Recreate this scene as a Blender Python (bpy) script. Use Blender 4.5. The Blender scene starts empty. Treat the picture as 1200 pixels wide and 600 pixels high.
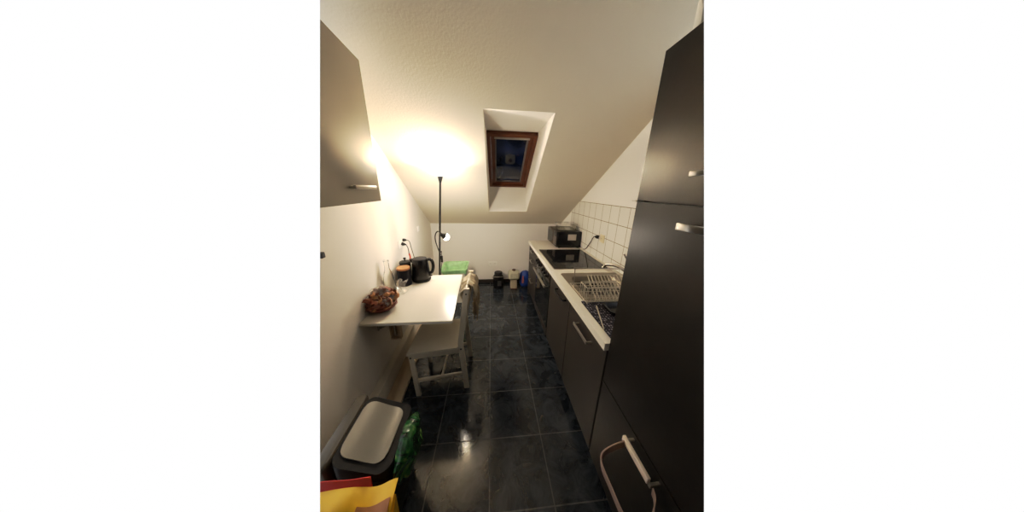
import bpy, bmesh, math, random
from mathutils import Vector, Matrix
random.seed(7)
PI = math.pi
COL = bpy.context.scene.collection
H = 1.58

# ------------------------------------------------------------------ camera
cam_d = bpy.data.cameras.new('camera')
cam = bpy.data.objects.new('camera', cam_d)
COL.objects.link(cam)
Rw = [[0.9951614908952015, -0.009193177744990316, 0.09782173849502346],
      [-0.0960729081709221, -0.299605356046345, 0.9492136887676687],
      [0.020581626632054855, -0.9540189285917192, -0.29903892812456173]]
cr = [Vector((Rw[0][i], Rw[1][i], Rw[2][i])) for i in range(3)]      # right, down, forward in world
M = Matrix.Identity(4)
for i in range(3):
    M[i][0] = cr[0][i]; M[i][1] = -cr[1][i]; M[i][2] = -cr[2][i]
M[2][3] = H
cam.matrix_world = M
cam_d.sensor_fit = 'HORIZONTAL'; cam_d.sensor_width = 36.0
cam_d.lens = 247.0 / 1200 * 36; cam_d.clip_start = 0.02
bpy.context.scene.camera = cam

# ------------------------------------------------------------------ materials
def srgb(r, g, b):
    f = lambda c: (c/255/12.92) if c/255 <= 0.04045 else ((c/255+0.055)/1.055)**2.4
    return (f(r), f(g), f(b), 1)
def mat(name, col, rough=.5, metal=0., noise=0., nscale=8., bump=0., bscale=60., spec=.5, coat=0., trans=0., emis=None, estr=0., alpha=1., sheen=0., ior=1.45):
    m = bpy.data.materials.new(name); m.use_nodes = True
    nt = m.node_tree; b = nt.nodes['Principled BSDF']
    b.inputs['Base Color'].default_value = col
    b.inputs['Roughness'].default_value = rough
    b.inputs['Metallic'].default_value = metal
    b.inputs['Specular IOR Level'].default_value = spec
    b.inputs['Coat Weight'].default_value = coat
    b.inputs['Transmission Weight'].default_value = trans
    b.inputs['Alpha'].default_value = alpha
    b.inputs['IOR'].default_value = ior
    b.inputs['Sheen Weight'].default_value = sheen
    if emis: b.inputs['Emission Color'].default_value = emis; b.inputs['Emission Strength'].default_value = estr
    tc = nt.nodes.new('ShaderNodeTexCoord')
    if noise > 0:
        n = nt.nodes.new('ShaderNodeTexNoise'); n.inputs['Scale'].default_value = nscale; n.inputs['Detail'].default_value = 5
        nt.links.new(tc.outputs['Object'], n.inputs['Vector'])
        mx = nt.nodes.new('ShaderNodeMixRGB'); mx.blend_type = 'MIX'
        c = col
        mx.inputs[1].default_value = (c[0]*(1-noise), c[1]*(1-noise), c[2]*(1-noise), 1)
        mx.inputs[2].default_value = (min(1, c[0]*(1+noise)), min(1, c[1]*(1+noise)), min(1, c[2]*(1+noise)), 1)
        nt.links.new(n.outputs['Fac'], mx.inputs[0]); nt.links.new(mx.outputs[0], b.inputs['Base Color'])
    if bump > 0:
        n2 = nt.nodes.new('ShaderNodeTexNoise'); n2.inputs['Scale'].default_value = bscale; n2.inputs['Detail'].default_value = 4
        nt.links.new(tc.outputs['Object'], n2.inputs['Vector'])
        bp = nt.nodes.new('ShaderNodeBump'); bp.inputs['Strength'].default_value = bump; bp.inputs['Distance'].default_value = .004
        nt.links.new(n2.outputs['Fac'], bp.inputs['Height']); nt.links.new(bp.outputs[0], b.inputs['Normal'])
    return m

def tile_mat(name, bw, bh, mortar, swiz, off, c1, c2, cm, rough, rough_m, marble=None, bump=.3):
    """square tiles; swiz says which object axes become the tile plane"""
    m = bpy.data.materials.new(name); m.use_nodes = True
    nt = m.node_tree; N = nt.nodes; Lk = nt.links; b = N['Principled BSDF']
    tc = N.new('ShaderNodeTexCoord'); sp = N.new('ShaderNodeSeparateXYZ'); cb = N.new('ShaderNodeCombineXYZ')
    Lk.new(tc.outputs['Object'], sp.inputs[0])
    for k in range(2):
        a = N.new('ShaderNodeMath'); a.operation = 'SUBTRACT'; a.inputs[1].default_value = off[k]
        Lk.new(sp.outputs[swiz[k]], a.inputs[0]); Lk.new(a.outputs[0], cb.inputs[k])
    br = N.new('ShaderNodeTexBrick'); br.offset = 0; br.squash = 1
    br.inputs['Scale'].default_value = 1; br.inputs['Brick Width'].default_value = bw; br.inputs['Row Height'].default_value = bh
    br.inputs['Mortar Size'].default_value = mortar; br.inputs['Mortar Smooth'].default_value = .2; br.inputs['Bias'].default_value = 0
    br.inputs['Color1'].default_value = c1; br.inputs['Color2'].default_value = c2; br.inputs['Mortar'].default_value = cm
    Lk.new(cb.outputs[0], br.inputs['Vector'])
    last = br.outputs['Color']
    if marble:
        n = N.new('ShaderNodeTexNoise'); n.inputs['Scale'].default_value = 7; n.inputs['Detail'].default_value = 9; n.inputs['Roughness'].default_value = .68; n.inputs['Distortion'].default_value = 1.2
        Lk.new(tc.outputs['Object'], n.inputs['Vector'])
        rp = N.new('ShaderNodeValToRGB'); rp.color_ramp.elements[0].position = .42; rp.color_ramp.elements[0].color = (0, 0, 0, 1)
        rp.color_ramp.elements[1].position = .72; rp.color_ramp.elements[1].color = marble
        Lk.new(n.outputs['Fac'], rp.inputs[0])
        ad = N.new('ShaderNodeMixRGB'); ad.blend_type = 'ADD'; ad.inputs[0].default_value = 1
        Lk.new(last, ad.inputs[1]); Lk.new(rp.outputs[0], ad.inputs[2]); last = ad.outputs[0]
    Lk.new(last, b.inputs['Base Color'])
    mr = N.new('ShaderNodeMapRange'); mr.inputs['To Min'].default_value = rough; mr.inputs['To Max'].default_value = rough_m
    Lk.new(br.outputs['Fac'], mr.inputs[0]); Lk.new(mr.outputs[0], b.inputs['Roughness'])
    inv = N.new('ShaderNodeMath'); inv.operation = 'SUBTRACT'; inv.inputs[0].default_value = 1; Lk.new(br.outputs['Fac'], inv.inputs[1])
    n3 = N.new('ShaderNodeTexNoise'); n3.inputs['Scale'].default_value = 55; n3.inputs['Detail'].default_value = 3
    Lk.new(tc.outputs['Object'], n3.inputs['Vector'])
    mm = N.new('ShaderNodeMath'); mm.operation = 'MULTIPLY_ADD'; mm.inputs[1].default_value = .25
    Lk.new(n3.outputs['Fac'], mm.inputs[0]); Lk.new(inv.outputs[0], mm.inputs[2])
    bp = N.new('ShaderNodeBump'); bp.inputs['Strength'].default_value = bump; bp.inputs['Distance'].default_value = .002
    Lk.new(mm.outputs[0], bp.inputs['Height']); Lk.new(bp.outputs[0], b.inputs['Normal'])
    return m

MT = {}
MT['wall'] = mat('wall_plaster_lit', (.89, .85, .785, 1), .85, bump=.25, bscale=90, noise=.02, nscale=2)  # plaster colour lightened so the end wall looks better lit
MT['wall_l_dim'] = mat('wall_plaster_left_dimmed', (.75, .70, .62, 1), .85, bump=.25, bscale=90, noise=.02, nscale=2)  # darker copy of the same plaster, tones down lamplight on the left wall
MT['rear'] = mat('dark_leak_absorber', (.10, .085, .065, 1), .8, noise=.05)  # dark colour stops world light bouncing off the added rear walls
MT['slope'] = mat('woodchip_paper', (.80, .735, .60, 1), .9, bump=.34, bscale=75, noise=.02, nscale=3)
MT['reveal'] = mat('reveal_paint', (.86, .81, .72, 1), .8, bump=.1)
MT['floor'] = tile_mat('navy_floor_tile', .342, .342, .0035, (0, 1), (-.022, .978), (.0075, .0100, .0135, 1), (.011, .0145, .0195, 1), (.034, .033, .030, 1), .15, .5, marble=(.040, .046, .052, 1), bump=.12)
MT['wtile'] = tile_mat('white_wall_tile', .15, .166, .003, (1, 2), (1.69, .295+.166*7-.83), (.82, .79, .72, 1), (.80, .77, .70, 1), (.22, .18, .13, 1), .18, .8, bump=.25)
MT['skirt'] = mat('dark_skirting_tile', srgb(52, 44, 38), .35, noise=.3, nscale=20)
MT['white_lam'] = mat('white_laminate', (.56, .52, .44, 1), .28, noise=.02, nscale=4)
MT['worktop'] = mat('cream_worktop', (.78, .73, .63, 1), .35, noise=.05, nscale=60)
MT['white_paint'] = mat('white_painted_wood', (.58, .51, .39, 1), .45, noise=.05, nscale=12)
MT['ledge'] = mat('ledge_paint', (.74, .68, .57, 1), .6, noise=.04, nscale=10)
MT['board'] = mat('tan_board', (.50, .40, .28, 1), .55, noise=.1, nscale=10)
MT['dark_cab'] = mat('dark_brown_front', (.013, .010, .008, 1), .34, noise=.3, nscale=14, bump=.10, bscale=35, spec=.35)
MT['dark_cab2'] = mat('dark_grey_front', (.036, .029, .024, 1), .45, noise=.12, nscale=9, spec=.4)
MT['gap'] = mat('black_gap', (.004, .004, .004, 1), .8)
MT['grey_gloss'] = mat('grey_gloss_front', (.36, .33, .275, 1), .17, metal=.5, spec=.5)
MT['carcass'] = mat('white_carcass', (.7, .67, .6, 1), .5)
MT['steel'] = mat('brushed_steel', (.42, .38, .33, 1), .3, metal=1., noise=.06, nscale=40)
MT['sink'] = mat('sink_steel', (.30, .255, .20, 1), .42, metal=.85, noise=.05, nscale=30)
MT['chrome'] = mat('chrome', (.62, .59, .54, 1), .15, metal=1.)
MT['handle'] = mat('satin_handle', (.52, .48, .42, 1), .35, metal=.8)
MT['black_gl'] = mat('black_glass', (.006, .006, .007, 1), .06, spec=.5)
MT['oven_gl'] = mat('oven_glass', (.012, .014, .013, 1), .12, spec=.5)
MT['black_pl'] = mat('black_plastic', (.006, .006, .007, 1), .22, noise=.1)
MT['black_mt'] = mat('black_matt', (.014, .013, .013, 1), .55)
MT['fascia'] = mat('oven_fascia', (.16, .13, .11, 1), .25, metal=.8)
MT['cork'] = mat('cork', srgb(172, 122, 86), .8, noise=.15, nscale=60, bump=.3)
MT['pine'] = mat('reddish_pine', srgb(104, 56, 32), .45, noise=.25, nscale=9, bump=.1)
MT['sash'] = mat('grey_seal', srgb(120, 112, 108), .4)
MT['socket'] = mat('cream_socket', srgb(230, 216, 184), .4)
MT['wsocket'] = mat('white_socket', (.92, .89, .82, 1), .4)
MT['red_pl'] = mat('red_plastic', srgb(190, 60, 45), .4)
MT['bin_gy'] = mat('bin_grey_beige', (.095, .078, .055, 1), .6, noise=.05)
MT['bin_lid'] = mat('bin_silver_lid', (.19, .177, .145, 1), .38, metal=.1, noise=.04, nscale=6)
MT['bin_bk'] = mat('bin_black', (.010, .009, .008, 1), .6, spec=.2)
MT['beige_pl'] = mat('beige_plastic', (.50, .42, .30, 1), .45)
MT['sheet'] = mat('sheer_bag', (.48, .46, .34, 1), .35, noise=.4, nscale=30)
MT['cloth'] = mat('beige_cloth', (.46, .38, .26, 1), .9, noise=.25, nscale=35, bump=.5, bscale=120, sheen=.3)
MT['fringe'] = mat('tan_fringe', (.30, .22, .13, 1), .9, noise=.4, nscale=90)
MT['bowlglow'] = mat('glowing_glass_bowl', (.9, .85, .75, 1), .4, emis=(1, .88, .73, 1), estr=34)
MT['bulb'] = mat('glowing_bulb', (.9, .85, .75, 1), .4, emis=(1, .88, .74, 1), estr=60)
MT['glass'] = mat('clear_glass', (.97, .97, .94, 1), .03, trans=1., alpha=1, ior=1.3)
MT['film'] = mat('clear_film', (.85, .80, .74, 1), .15, trans=.0, alpha=.15, spec=1.)
MT['leafbrown'] = mat('brown_dry_skin', srgb(120, 62, 40), .5, noise=.6, nscale=28, bump=.5)
MT['leaftan'] = mat('tan_dry_skin', srgb(176, 122, 78), .45, noise=.5, nscale=28, bump=.5)
MT['wicker'] = mat('red_brown_wicker', srgb(112, 50, 34), .5, noise=.4, nscale=50, bump=.7, bscale=90)
MT['label'] = mat('white_sticker', (.50, .46, .40, 1), .4, noise=.12, nscale=60)
MT['button'] = mat('pewter_button', (.34, .28, .24, 1), .4, metal=.5)
MT['blue'] = mat('blue_carrier', srgb(30, 62, 140), .35, noise=.35, nscale=14)
MT['redpatch'] = mat('red_white_patch', srgb(190, 110, 110), .5, noise=.3, nscale=40)
MT['boxwhite'] = mat('greyish_box', (.62, .58, .50, 1), .5)
MT['green_cl'] = mat('green_liner', srgb(158, 205, 150), .4, noise=.5, nscale=16)

def bag_mat():
    m = mat('green_printed_bag', (0, 0, 0, 1), .22); nt = m.node_tree; N = nt.nodes; b = N['Principled BSDF']
    tc = N.new('ShaderNodeTexCoord'); v = N.new('ShaderNodeTexNoise'); v.inputs['Scale'].default_value = 14; v.inputs['Detail'].default_value = 4; v.inputs['Distortion'].default_value = 1.5
    nt.links.new(tc.outputs['Object'], v.inputs['Vector'])
    r = N.new('ShaderNodeValToRGB'); e = r.color_ramp.elements
    e[0].position = .35; e[0].color = (.004, .012, .006, 1); e[1].position = .75; e[1].color = (.25, .34, .10, 1)
    x = e.new(.48); x.color = (.012, .075, .022, 1); x = e.new(.58); x.color = (.035, .16, .035, 1)
    nt.links.new(v.outputs['Fac'], r.inputs[0]); nt.links.new(r.outputs[0], b.inputs['Base Color']); return m
MT['greenbag'] = bag_mat()

def mat_mat():
    m = mat('patterned_drying_mat', (0, 0, 0, 1), .85); nt = m.node_tree; N = nt.nodes; b = N['Principled BSDF']
    tc = N.new('ShaderNodeTexCoord'); v = N.new('ShaderNodeTexVoronoi'); v.inputs['Scale'].default_value = 58; v.inputs['Randomness'].default_value = .35
    nt.links.new(tc.outputs['Object'], v.inputs['Vector'])
    r = N.new('ShaderNodeValToRGB'); e = r.color_ramp.elements
    e[0].position = .22; e[0].color = (.26, .23, .25, 1); e[1].position = .40; e[1].color = (.008, .008, .015, 1)
    nt.links.new(v.outputs['Distance'], r.inputs[0]); nt.links.new(r.outputs[0], b.inputs['Base Color']); return m
MT['drymat'] = mat_mat()

def night_mat():
    m = mat('night_glass', (.006, .010, .028, 1), .04, spec=.8); nt = m.node_tree; N = nt.nodes; b = N['Principled BSDF']
    tc = N.new('ShaderNodeTexCoord'); v = N.new('ShaderNodeTexNoise'); v.inputs['Scale'].default_value = 4; v.inputs['Detail'].default_value = 1
    nt.links.new(tc.outputs['Object'], v.inputs['Vector'])
    r = N.new('ShaderNodeValToRGB'); e = r.color_ramp.elements
    e[0].position = .4; e[0].color = (.004, .007, .02, 1); e[1].position = .75; e[1].color = (.03, .045, .11, 1)
    nt.links.new(v.outputs['Fac'], r.inputs[0]); nt.links.new(r.outputs[0], b.inputs['Base Color']); return m
MT['night'] = night_mat()

def shop_mat():
    m = mat('yellow_shopping_bag', srgb(236, 186, 40), .42, noise=.12, nscale=6, bump=.2, bscale=12); return m
MT['yellow'] = shop_mat()
MT['red'] = mat('red_bag_lining', srgb(190, 40, 32), .5, noise=.1)
MT['brownpatch'] = mat('brown_print', srgb(176, 116, 66), .5, noise=.15, nscale=9)

# ------------------------------------------------------------------ mesh helper
def WL(y): return -.815 - .042*y                     # the left wall runs slightly askew
LEFT = lambda v: Vector((WL(v.y) + v.x, v.y, v.z))    # x = distance from the left wall

class MB:
    def __init__(s, xf=None): s.bm = bmesh.new(); s.xf = xf
    def merge(s, b2):
        me = bpy.data.meshes.new('t'); b2.to_mesh(me); b2.free(); s.bm.from_mesh(me); bpy.data.meshes.remove(me)
    def box(s, x0, x1, y0, y1, z0, z1, bev=0., seg=2, rot=None):
        b = bmesh.new(); bmesh.ops.create_cube(b, size=1)
        c = Vector(((x0+x1)/2, (y0+y1)/2, (z0+z1)/2))
        for v in b.verts: v.co = Vector((v.co.x*(x1-x0), v.co.y*(y1-y0), v.co.z*(z1-z0)))
        if bev > 0: bmesh.ops.bevel(b, geom=list(b.edges), offset=bev, segments=seg, affect='EDGES', profile=.5)
        for v in b.verts:
            if rot is not None: v.co = rot @ v.co
            v.co += c
        s.merge(b); return s
    def hexa(s, bot, top):
        vs = [s.bm.verts.new(p) for p in bot] + [s.bm.verts.new(p) for p in top]; n = len(bot)
        s.bm.faces.new(vs[:n][::-1]); s.bm.faces.new(vs[n:])
        for i in range(n): j = (i+1) % n; s.bm.faces.new((vs[i], vs[j], vs[n+j], vs[n+i]))
        return s
    def bar(s, p0, p1, w, h=None, bev=0.):
        h = h or w; p0 = Vector(p0); p1 = Vector(p1); d = p1-p0; q = d.to_track_quat('Z', 'Y').to_matrix()
        b = bmesh.new(); bmesh.ops.create_cube(b, size=1)
        for v in b.verts: v.co = Vector((v.co.x*w, v.co.y*h, v.co.z*d.length))
        if bev > 0: bmesh.ops.bevel(b, geom=list(b.edges), offset=bev, segments=2, affect='EDGES', profile=.5)
        for v in b.verts: v.co = q @ v.co + (p0+p1)/2
        s.merge(b); return s
    def tube(s, pts, r, n=8, caps=True, closed=False):
        pts = [Vector(p) for p in pts]; m = len(pts); rs = r if isinstance(r, (list, tuple)) else [r]*m
        rings = []; ref = None
        for i, p in enumerate(pts):
            if closed: t = pts[(i+1) % m]-pts[i-1]
            else: t = pts[min(i+1, m-1)]-pts[max(i-1, 0)]
            t.normalize()
            if ref is None: ref = Vector((0, 0, 1)) if abs(t.z) < .9 else Vector((1, 0, 0))
            a = ref - t*ref.dot(t)
            if a.length < 1e-5: a = t.orthogonal()
            a.normalize(); ref = a; b = t.cross(a)
            rings.append([s.bm.verts.new(p + (a*math.cos(2*PI*k/n) + b*math.sin(2*PI*k/n))*rs[i]) for k in range(n)])
        for i in range(m if closed else m-1):
            A = rings[i]; B = rings[(i+1) % m]
            for k in range(n): s.bm.faces.new((A[k], A[(k+1) % n], B[(k+1) % n], B[k]))
        if caps and not closed: s.bm.faces.new(rings[0][::-1]); s.bm.faces.new(rings[-1])
        return s
    def lathe(s, prof, c, n=28, axis=None, squash=(1, 1)):
        c = Vector(c); q = Matrix.Identity(3) if axis is None else Vector(axis).to_track_quat('Z', 'Y').to_matrix()
        rings = []
        for (r, z) in prof:
            if r < 1e-6: rings.append([s.bm.verts.new(c + q @ Vector((0, 0, z)))])
            else: rings.append([s.bm.verts.new(c + q @ Vector((r*squash[0]*math.cos(2*PI*k/n), r*squash[1]*math.sin(2*PI*k/n), z))) for k in range(n)])
        for A, B in zip(rings, rings[1:]):
            for k in range(n):
                j = (k+1) % n
                if len(A) == 1 and len(B) == 1: break
                if len(A) == 1: s.bm.faces.new((A[0], B[j], B[k]))
                elif len(B) == 1: s.bm.faces.new((A[k], A[j], B[0]))
                else: s.bm.faces.new((A[k], A[j], B[j], B[k]))
        return s
    def grid(s, f, nu, nv):
        vs = [[s.bm.verts.new(f(i/nu, j/nv)) for j in range(nv+1)] for i in range(nu+1)]
        for i in range(nu):
            for j in range(nv): s.bm.faces.new((vs[i][j], vs[i+1][j], vs[i+1][j+1], vs[i][j+1]))
        return s
    def loft(s, loops, cap0=True, cap1=True):
        R_ = [[s.bm.verts.new(p) for p in L] for L in loops]; n = len(R_[0])
        for A, B in zip(R_, R_[1:]):
            for k in range(n): s.bm.faces.new((A[k], A[(k+1) % n], B[(k+1) % n], B[k]))
        if cap0: s.bm.faces.new(R_[0][::-1])
        if cap1: s.bm.faces.new(R_[-1])
        return s
    def jitter(s, a, fr=20):
        from mathutils import noise as nz
        for v in s.bm.verts: v.co += nz.noise_vector(v.co*fr)*a
        return s
    def build(s, name, m, parent=None, loc=None, flat=False, solid=0.):
        if s.xf:
            for v in s.bm.verts: v.co = s.xf(v.co)
        bmesh.ops.recalc_face_normals(s.bm, faces=s.bm.faces[:])
        if solid: bmesh.ops.solidify(s.bm, geom=s.bm.faces[:], thickness=solid)
        o = Vector((0, 0, 0))
        if parent is not None:
            p = parent
            while p is not None: o += p.location; p = p.parent
        if loc is not None: o = Vector(loc)
        for v in s.bm.verts: v.co -= o
        me = bpy.data.meshes.new(name)
        if not flat:
            for f in s.bm.faces: f.smooth = True
        s.bm.to_mesh(me); s.bm.free()
        if not flat: me.set_sharp_from_angle(angle=math.radians(35))
        me.materials.append(MT[m] if isinstance(m, str) else m)
        ob = bpy.data.objects.new(name, me); COL.objects.link(ob)
        if parent is not None: ob.parent = parent
        else: ob.location = o
        return ob

def thing(name, label, cat, loc=(0, 0, 0), group=None):
    o = bpy.data.objects.new(name, None); COL.objects.link(o); o.location = loc; o.empty_display_size = .05
    o['label'] = label; o['category'] = cat
    if group: o['group'] = group
    return o
def tag(o, label, cat, group=None):
    o['label'] = label; o['category'] = cat
    if group: o['group'] = group
    return o
def struct(o): o['kind'] = 'structure'; return o
def rrect(x0, x1, y0, y1, r, z, n=5):
    P = []
    for cx, cy, a0 in ((x1-r, y1-r, 0), (x0+r, y1-r, 90), (x0+r, y0+r, 180), (x1-r, y0+r, 270)):
        for k in range(n+1):
            a = math.radians(a0 + 90*k/n); P.append(Vector((cx+r*math.cos(a), cy+r*math.sin(a), z)))
    return P
def bez(p, n=12):
    """smooth curve through points (Catmull-Rom)"""
    p = [Vector(q) for q in p]; out = []
    for i in range(len(p)-1):
        a = p[max(i-1, 0)]; b = p[i]; c = p[i+1]; d = p[min(i+2, len(p)-1)]
        for k in range(n):
            t = k/n; out.append(.5*((2*b)+(c-a)*t+(2*a-5*b+4*c-d)*t*t+(3*b-a-3*c+d)*t**3))
    out.append(p[-1]); return out

# the modelled part of the room ends at two section planes, left and right of the camera's stand
def section_normal(px):
    d1 = Vector((px-600, -300, 247)); d2 = Vector((px-600, 300, 247))
    w = lambda d: cr[0]*d.x + cr[1]*d.y + cr[2]*d.z
    return w(d1).cross(w(d2)).normalized()
nL = section_normal(375); nR = section_normal(825)
if nL.x < 0: nL = -nL
if nR.x > 0: nR = -nR
def section(ob, off=Vector((0, 0, 0)), fill=True):
    bpy.context.view_layer.update()
    me = ob.data; b = bmesh.new(); b.from_mesh(me); b.transform(ob.matrix_world)
    for n in (nL, nR):
        r = bmesh.ops.bisect_plane(b, geom=b.verts[:]+b.edges[:]+b.faces[:], plane_co=Vector((0, 0, H)), plane_no=n, clear_inner=True)
        if fill:
            es = [e for e in r['geom_cut'] if isinstance(e, bmesh.types.BMEdge)]
            if es:
                try: bmesh.ops.holes_fill(b, edges=es)
                except Exception: pass
    b.transform(ob.matrix_world.inverted()); b.to_mesh(me); b.free()
    return ob

# ================================================================== THE SETTING
def SZ(y): return 1.05 + .575*(3.46-y)
YE = 3.46; XR = 1.17; ZC = 2.53; YC = 3.46-(ZC-1.05)/.575; YB = -.7
b = MB(); b.box(-1.1, 1.35, .5, YE+.1, -.08, 0); struct(b.build('floor', 'floor', flat=True))
b = MB(); b.box(-1.1, 1.35, YB-.1, .4999, -.08, 0); struct(b.build('floor_rear', 'floor', flat=True))
# end wall
b = MB(); b.box(WL(YE)-.1, XR+.1, YE, YE+.1, 0, 1.13); struct(b.build('wall_back', 'wall'))
# right wall (prism following the slope)
def sidewall(xa, xb, y0, y1, name, left=False):
    b = MB()
    if y0 < YC < y1: prof = [(y0, 0), (y1, 0), (y1, SZ(y1)+.02), (YC, ZC+.02), (y0, ZC+.02)]
    elif y1 <= YC: prof = [(y0, 0), (y1, 0), (y1, ZC+.02), (y0, ZC+.02)]
    else: prof = [(y0, 0), (y1, 0), (y1, SZ(y1)+.02), (y0, SZ(y0)+.02)]
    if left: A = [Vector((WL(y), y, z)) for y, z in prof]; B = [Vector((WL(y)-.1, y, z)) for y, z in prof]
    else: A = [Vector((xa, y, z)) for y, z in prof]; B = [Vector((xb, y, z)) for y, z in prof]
    b.hexa(A, B); return b.build(name, 'wall_l_dim' if left else 'wall', flat=True)
wr = struct(sidewall(XR, XR+.1, .15, YE, 'wall_right')); section(wr)
wl = struct(sidewall(0, 0, .3, YE, 'wall_left', True)); section(wl)
# unseen rear walls, added behind the camera's stand to block the white world light
def rear_cut(ob, px):
    n = section_normal(px)
    if n.y < 0: n = -n
    me = ob.data; b = bmesh.new(); b.from_mesh(me); b.transform(ob.matrix_world)
    r = bmesh.ops.bisect_plane(b, geom=b.verts[:]+b.edges[:]+b.faces[:], plane_co=Vector((0, 0, H)), plane_no=n, clear_outer=True)
    bmesh.ops.holes_fill(b, edges=[e for e in r['geom_cut'] if isinstance(e, bmesh.types.BMEdge)])
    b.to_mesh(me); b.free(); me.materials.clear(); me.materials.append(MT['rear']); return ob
rear_cut(struct(sidewall(0, 0, YB, .8, 'wall_left_rear', True)), -15)
b = MB(); b.box(.575, XR+.1, YB, .8, 0, ZC); rear_cut(struct(b.build('wall_right_rear', 'rear', flat=True)), 1215)
b = MB(); b.box(-1.0, XR+.1, YB-.1, YB, 0, ZC+.1); struct(b.build('wall_rear', 'rear', flat=True))
b = MB(); b.box(-1.0, XR+.1, YB-.1, YC+.02, ZC, ZC+.1); c0 = struct(b.build('ceiling', 'slope', flat=True))
# sloped ceiling with the skylight opening (X -.035..(.45/.51), y 1.645..3.055)
oy0, oy1 = 1.645, 3.055; ox0 = (-.046, -.027); ox1 = (.447, .510)
nS = Vector((0, .575, 1)).normalized(); T = .07
b = MB()
def SP(x, y, o=0.): return Vector((x, y, SZ(y))) + nS*o
xl, xr_ = -1.06, XR+.1
def slab(q):
    b.hexa([SP(x, y) for x, y in q], [SP(x, y, T) for x, y in q])
slab([(xl, YC-.02), (xr_, YC-.02), (xr_, oy0), (ox1[0], oy0), (ox0[0], oy0), (xl, oy0)])
slab([(xl, oy1), (ox0[1], oy1), (ox1[1], oy1), (xr_, oy1), (xr_, YE+.05), (xl, YE+.05)])
slab([(xl, oy0), (ox0[0], oy0), (ox0[1], oy1), (xl, oy1)])
slab([(ox1[0], oy0), (xr_, oy0), (xr_, oy1), (ox1[1], oy1)])
sl = struct(b.build('ceiling_slope', 'slope', flat=True)); section(sl)
# reveal from the opening to the window, .27 m above the slope
D = .27
def WP(x, y, o=D):     # point given by window-plane y
    z = SZ(y) + (nS*0).z; base = Vector((x, y, SZ(y)))
    return base + nS*o if False else Vector((x, y, SZ(y) + o/nS.z))
wy0, wy1 = 2.185, 2.965; wx0 = (-.034, -.011); wx1 = (.444, .466)
O = [SP(ox0[0], oy0), SP(ox1[0], oy0), SP(ox1[1], oy1), SP(ox0[1], oy1)]
W = [WP(wx0[0], wy0), WP(wx1[0], wy0), WP(wx1[1], wy1), WP(wx0[1], wy1)]
b = MB()
cO = sum(O, Vector())/4; cW = sum(W, Vector())/4
O2 = [p + (p-cO).normalized()*.05 + nS*.02 for p in O]; W2 = [p + (p-cW).normalized()*.05 for p in W]
for i in range(4):
    j = (i+1) % 4
    b.hexa([O[i], O[j], W[j], W[i]], [O2[i], O2[j], W2[j], W2[i]])
struct(b.build('trim_skylight_reveal', 'reveal', flat=True))
# roof window: frame, sash, pane
def ring(b, t0, t1, o0, o1):
    """frame ring on the window plane between insets t0 (outer) and t1 (inner)"""
    def C(t, o):
        sx = (W[1]-W[0]).normalized(); sy = (W[3]-W[0]).normalized()
        return [W[0]+sx*t+sy*t+nS*o, W[1]-sx*t+sy*t+nS*o, W[2]-sx*t-sy*t+nS*o, W[3]+sx*t-sy*t+nS*o]
    A0, A1, B0, B1 = C(t0, o0), C(t1, o0), C(t0, o1), C(t1, o1)
    for i in range(4):
        j = (i+1) % 4; b.hexa([A0[i], A0[j], A1[j], A1[i]], [B0[i], B0[j], B1[j], B1[i]])
    return C
b = MB(); ring(b, 0, .034, -.035, .05); win = b.build('window_1', 'pine'); struct(win)
b = MB(); ring(b, .036, .075, -.012, .05); sash = b.build('window_sash', 'pine', win)
b = MB(); C_ = ring(b, .075, .09, -.004, .03); b.build('window_seal', 'sash', win)
sx = (W[1]-W[0]).normalized(); sy = (W[3]-W[0]).normalized()
b = MB(); b.bar(W[0]+sx*.07+sy*.052+nS*-.03, W[1]-sx*.07+sy*.052+nS*-.03, .018, .02, bev=.004); b.build('window_handle', 'handle', win)
P = [W[0]+sx*.085+sy*.085, W[1]-sx*.085+sy*.085, W[2]-sx*.085-sy*.085, W[3]+sx*.085-sy*.085]
b = MB(); b.hexa([p+nS*.012 for p in P], [p+nS*.022 for p in P]); b.build('window_pane', 'night', win, flat=True)

# splash tiles on the right wall
prof = [(.62, .872), (3.0, .872), (3.0, SZ(3.0)-.002), (2.747, 1.459), (.62, 1.459)]
b = MB(); b.hexa([Vector((XR, y, z)) for y, z in prof], [Vector((XR-.008, y, z)) for y, z in prof])
st = struct(b.build('trim_splash_tiles', 'wtile', flat=True)); section(st)
# dark skirting on the end wall
b = MB(); b.box(-.95, XR, YE-.012, YE, 0, .065, .002); struct(b.build('baseboard_back', 'skirt'))
# boxed pipe ledge and low board along the left wall
b = MB(LEFT); b.box(0, .058, .5, 3.45, 0, .16, .003); section(struct(b.build('trim_pipe_ledge', 'ledge')))
b = MB(LEFT); b.box(.058, .175, .5, 3.4, 0, .028, .002); section(struct(b.build('trim_floor_board', 'board')))

# ================================================================== RIGHT SIDE
XF = .57
def bar_handle(name, p0, p1, out, parent, m='handle', w=.014, d=.008, hh=None):
    """flat bar handle standing off the front towards -x"""
    p0 = Vector(p0); p1 = Vector(p1); o = Vector((-out, 0, 0)); dr = (p1-p0).normalized()
    b = MB(); b.bar(p0+o, p1+o, d, hh or w, bev=.002)
    b.bar(p0+dr*.006, p0+dr*.006+o, .009, .009); b.bar(p1-dr*.006, p1-dr*.006+o, .009, .009)
    return b.build(name, m, parent)

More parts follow.
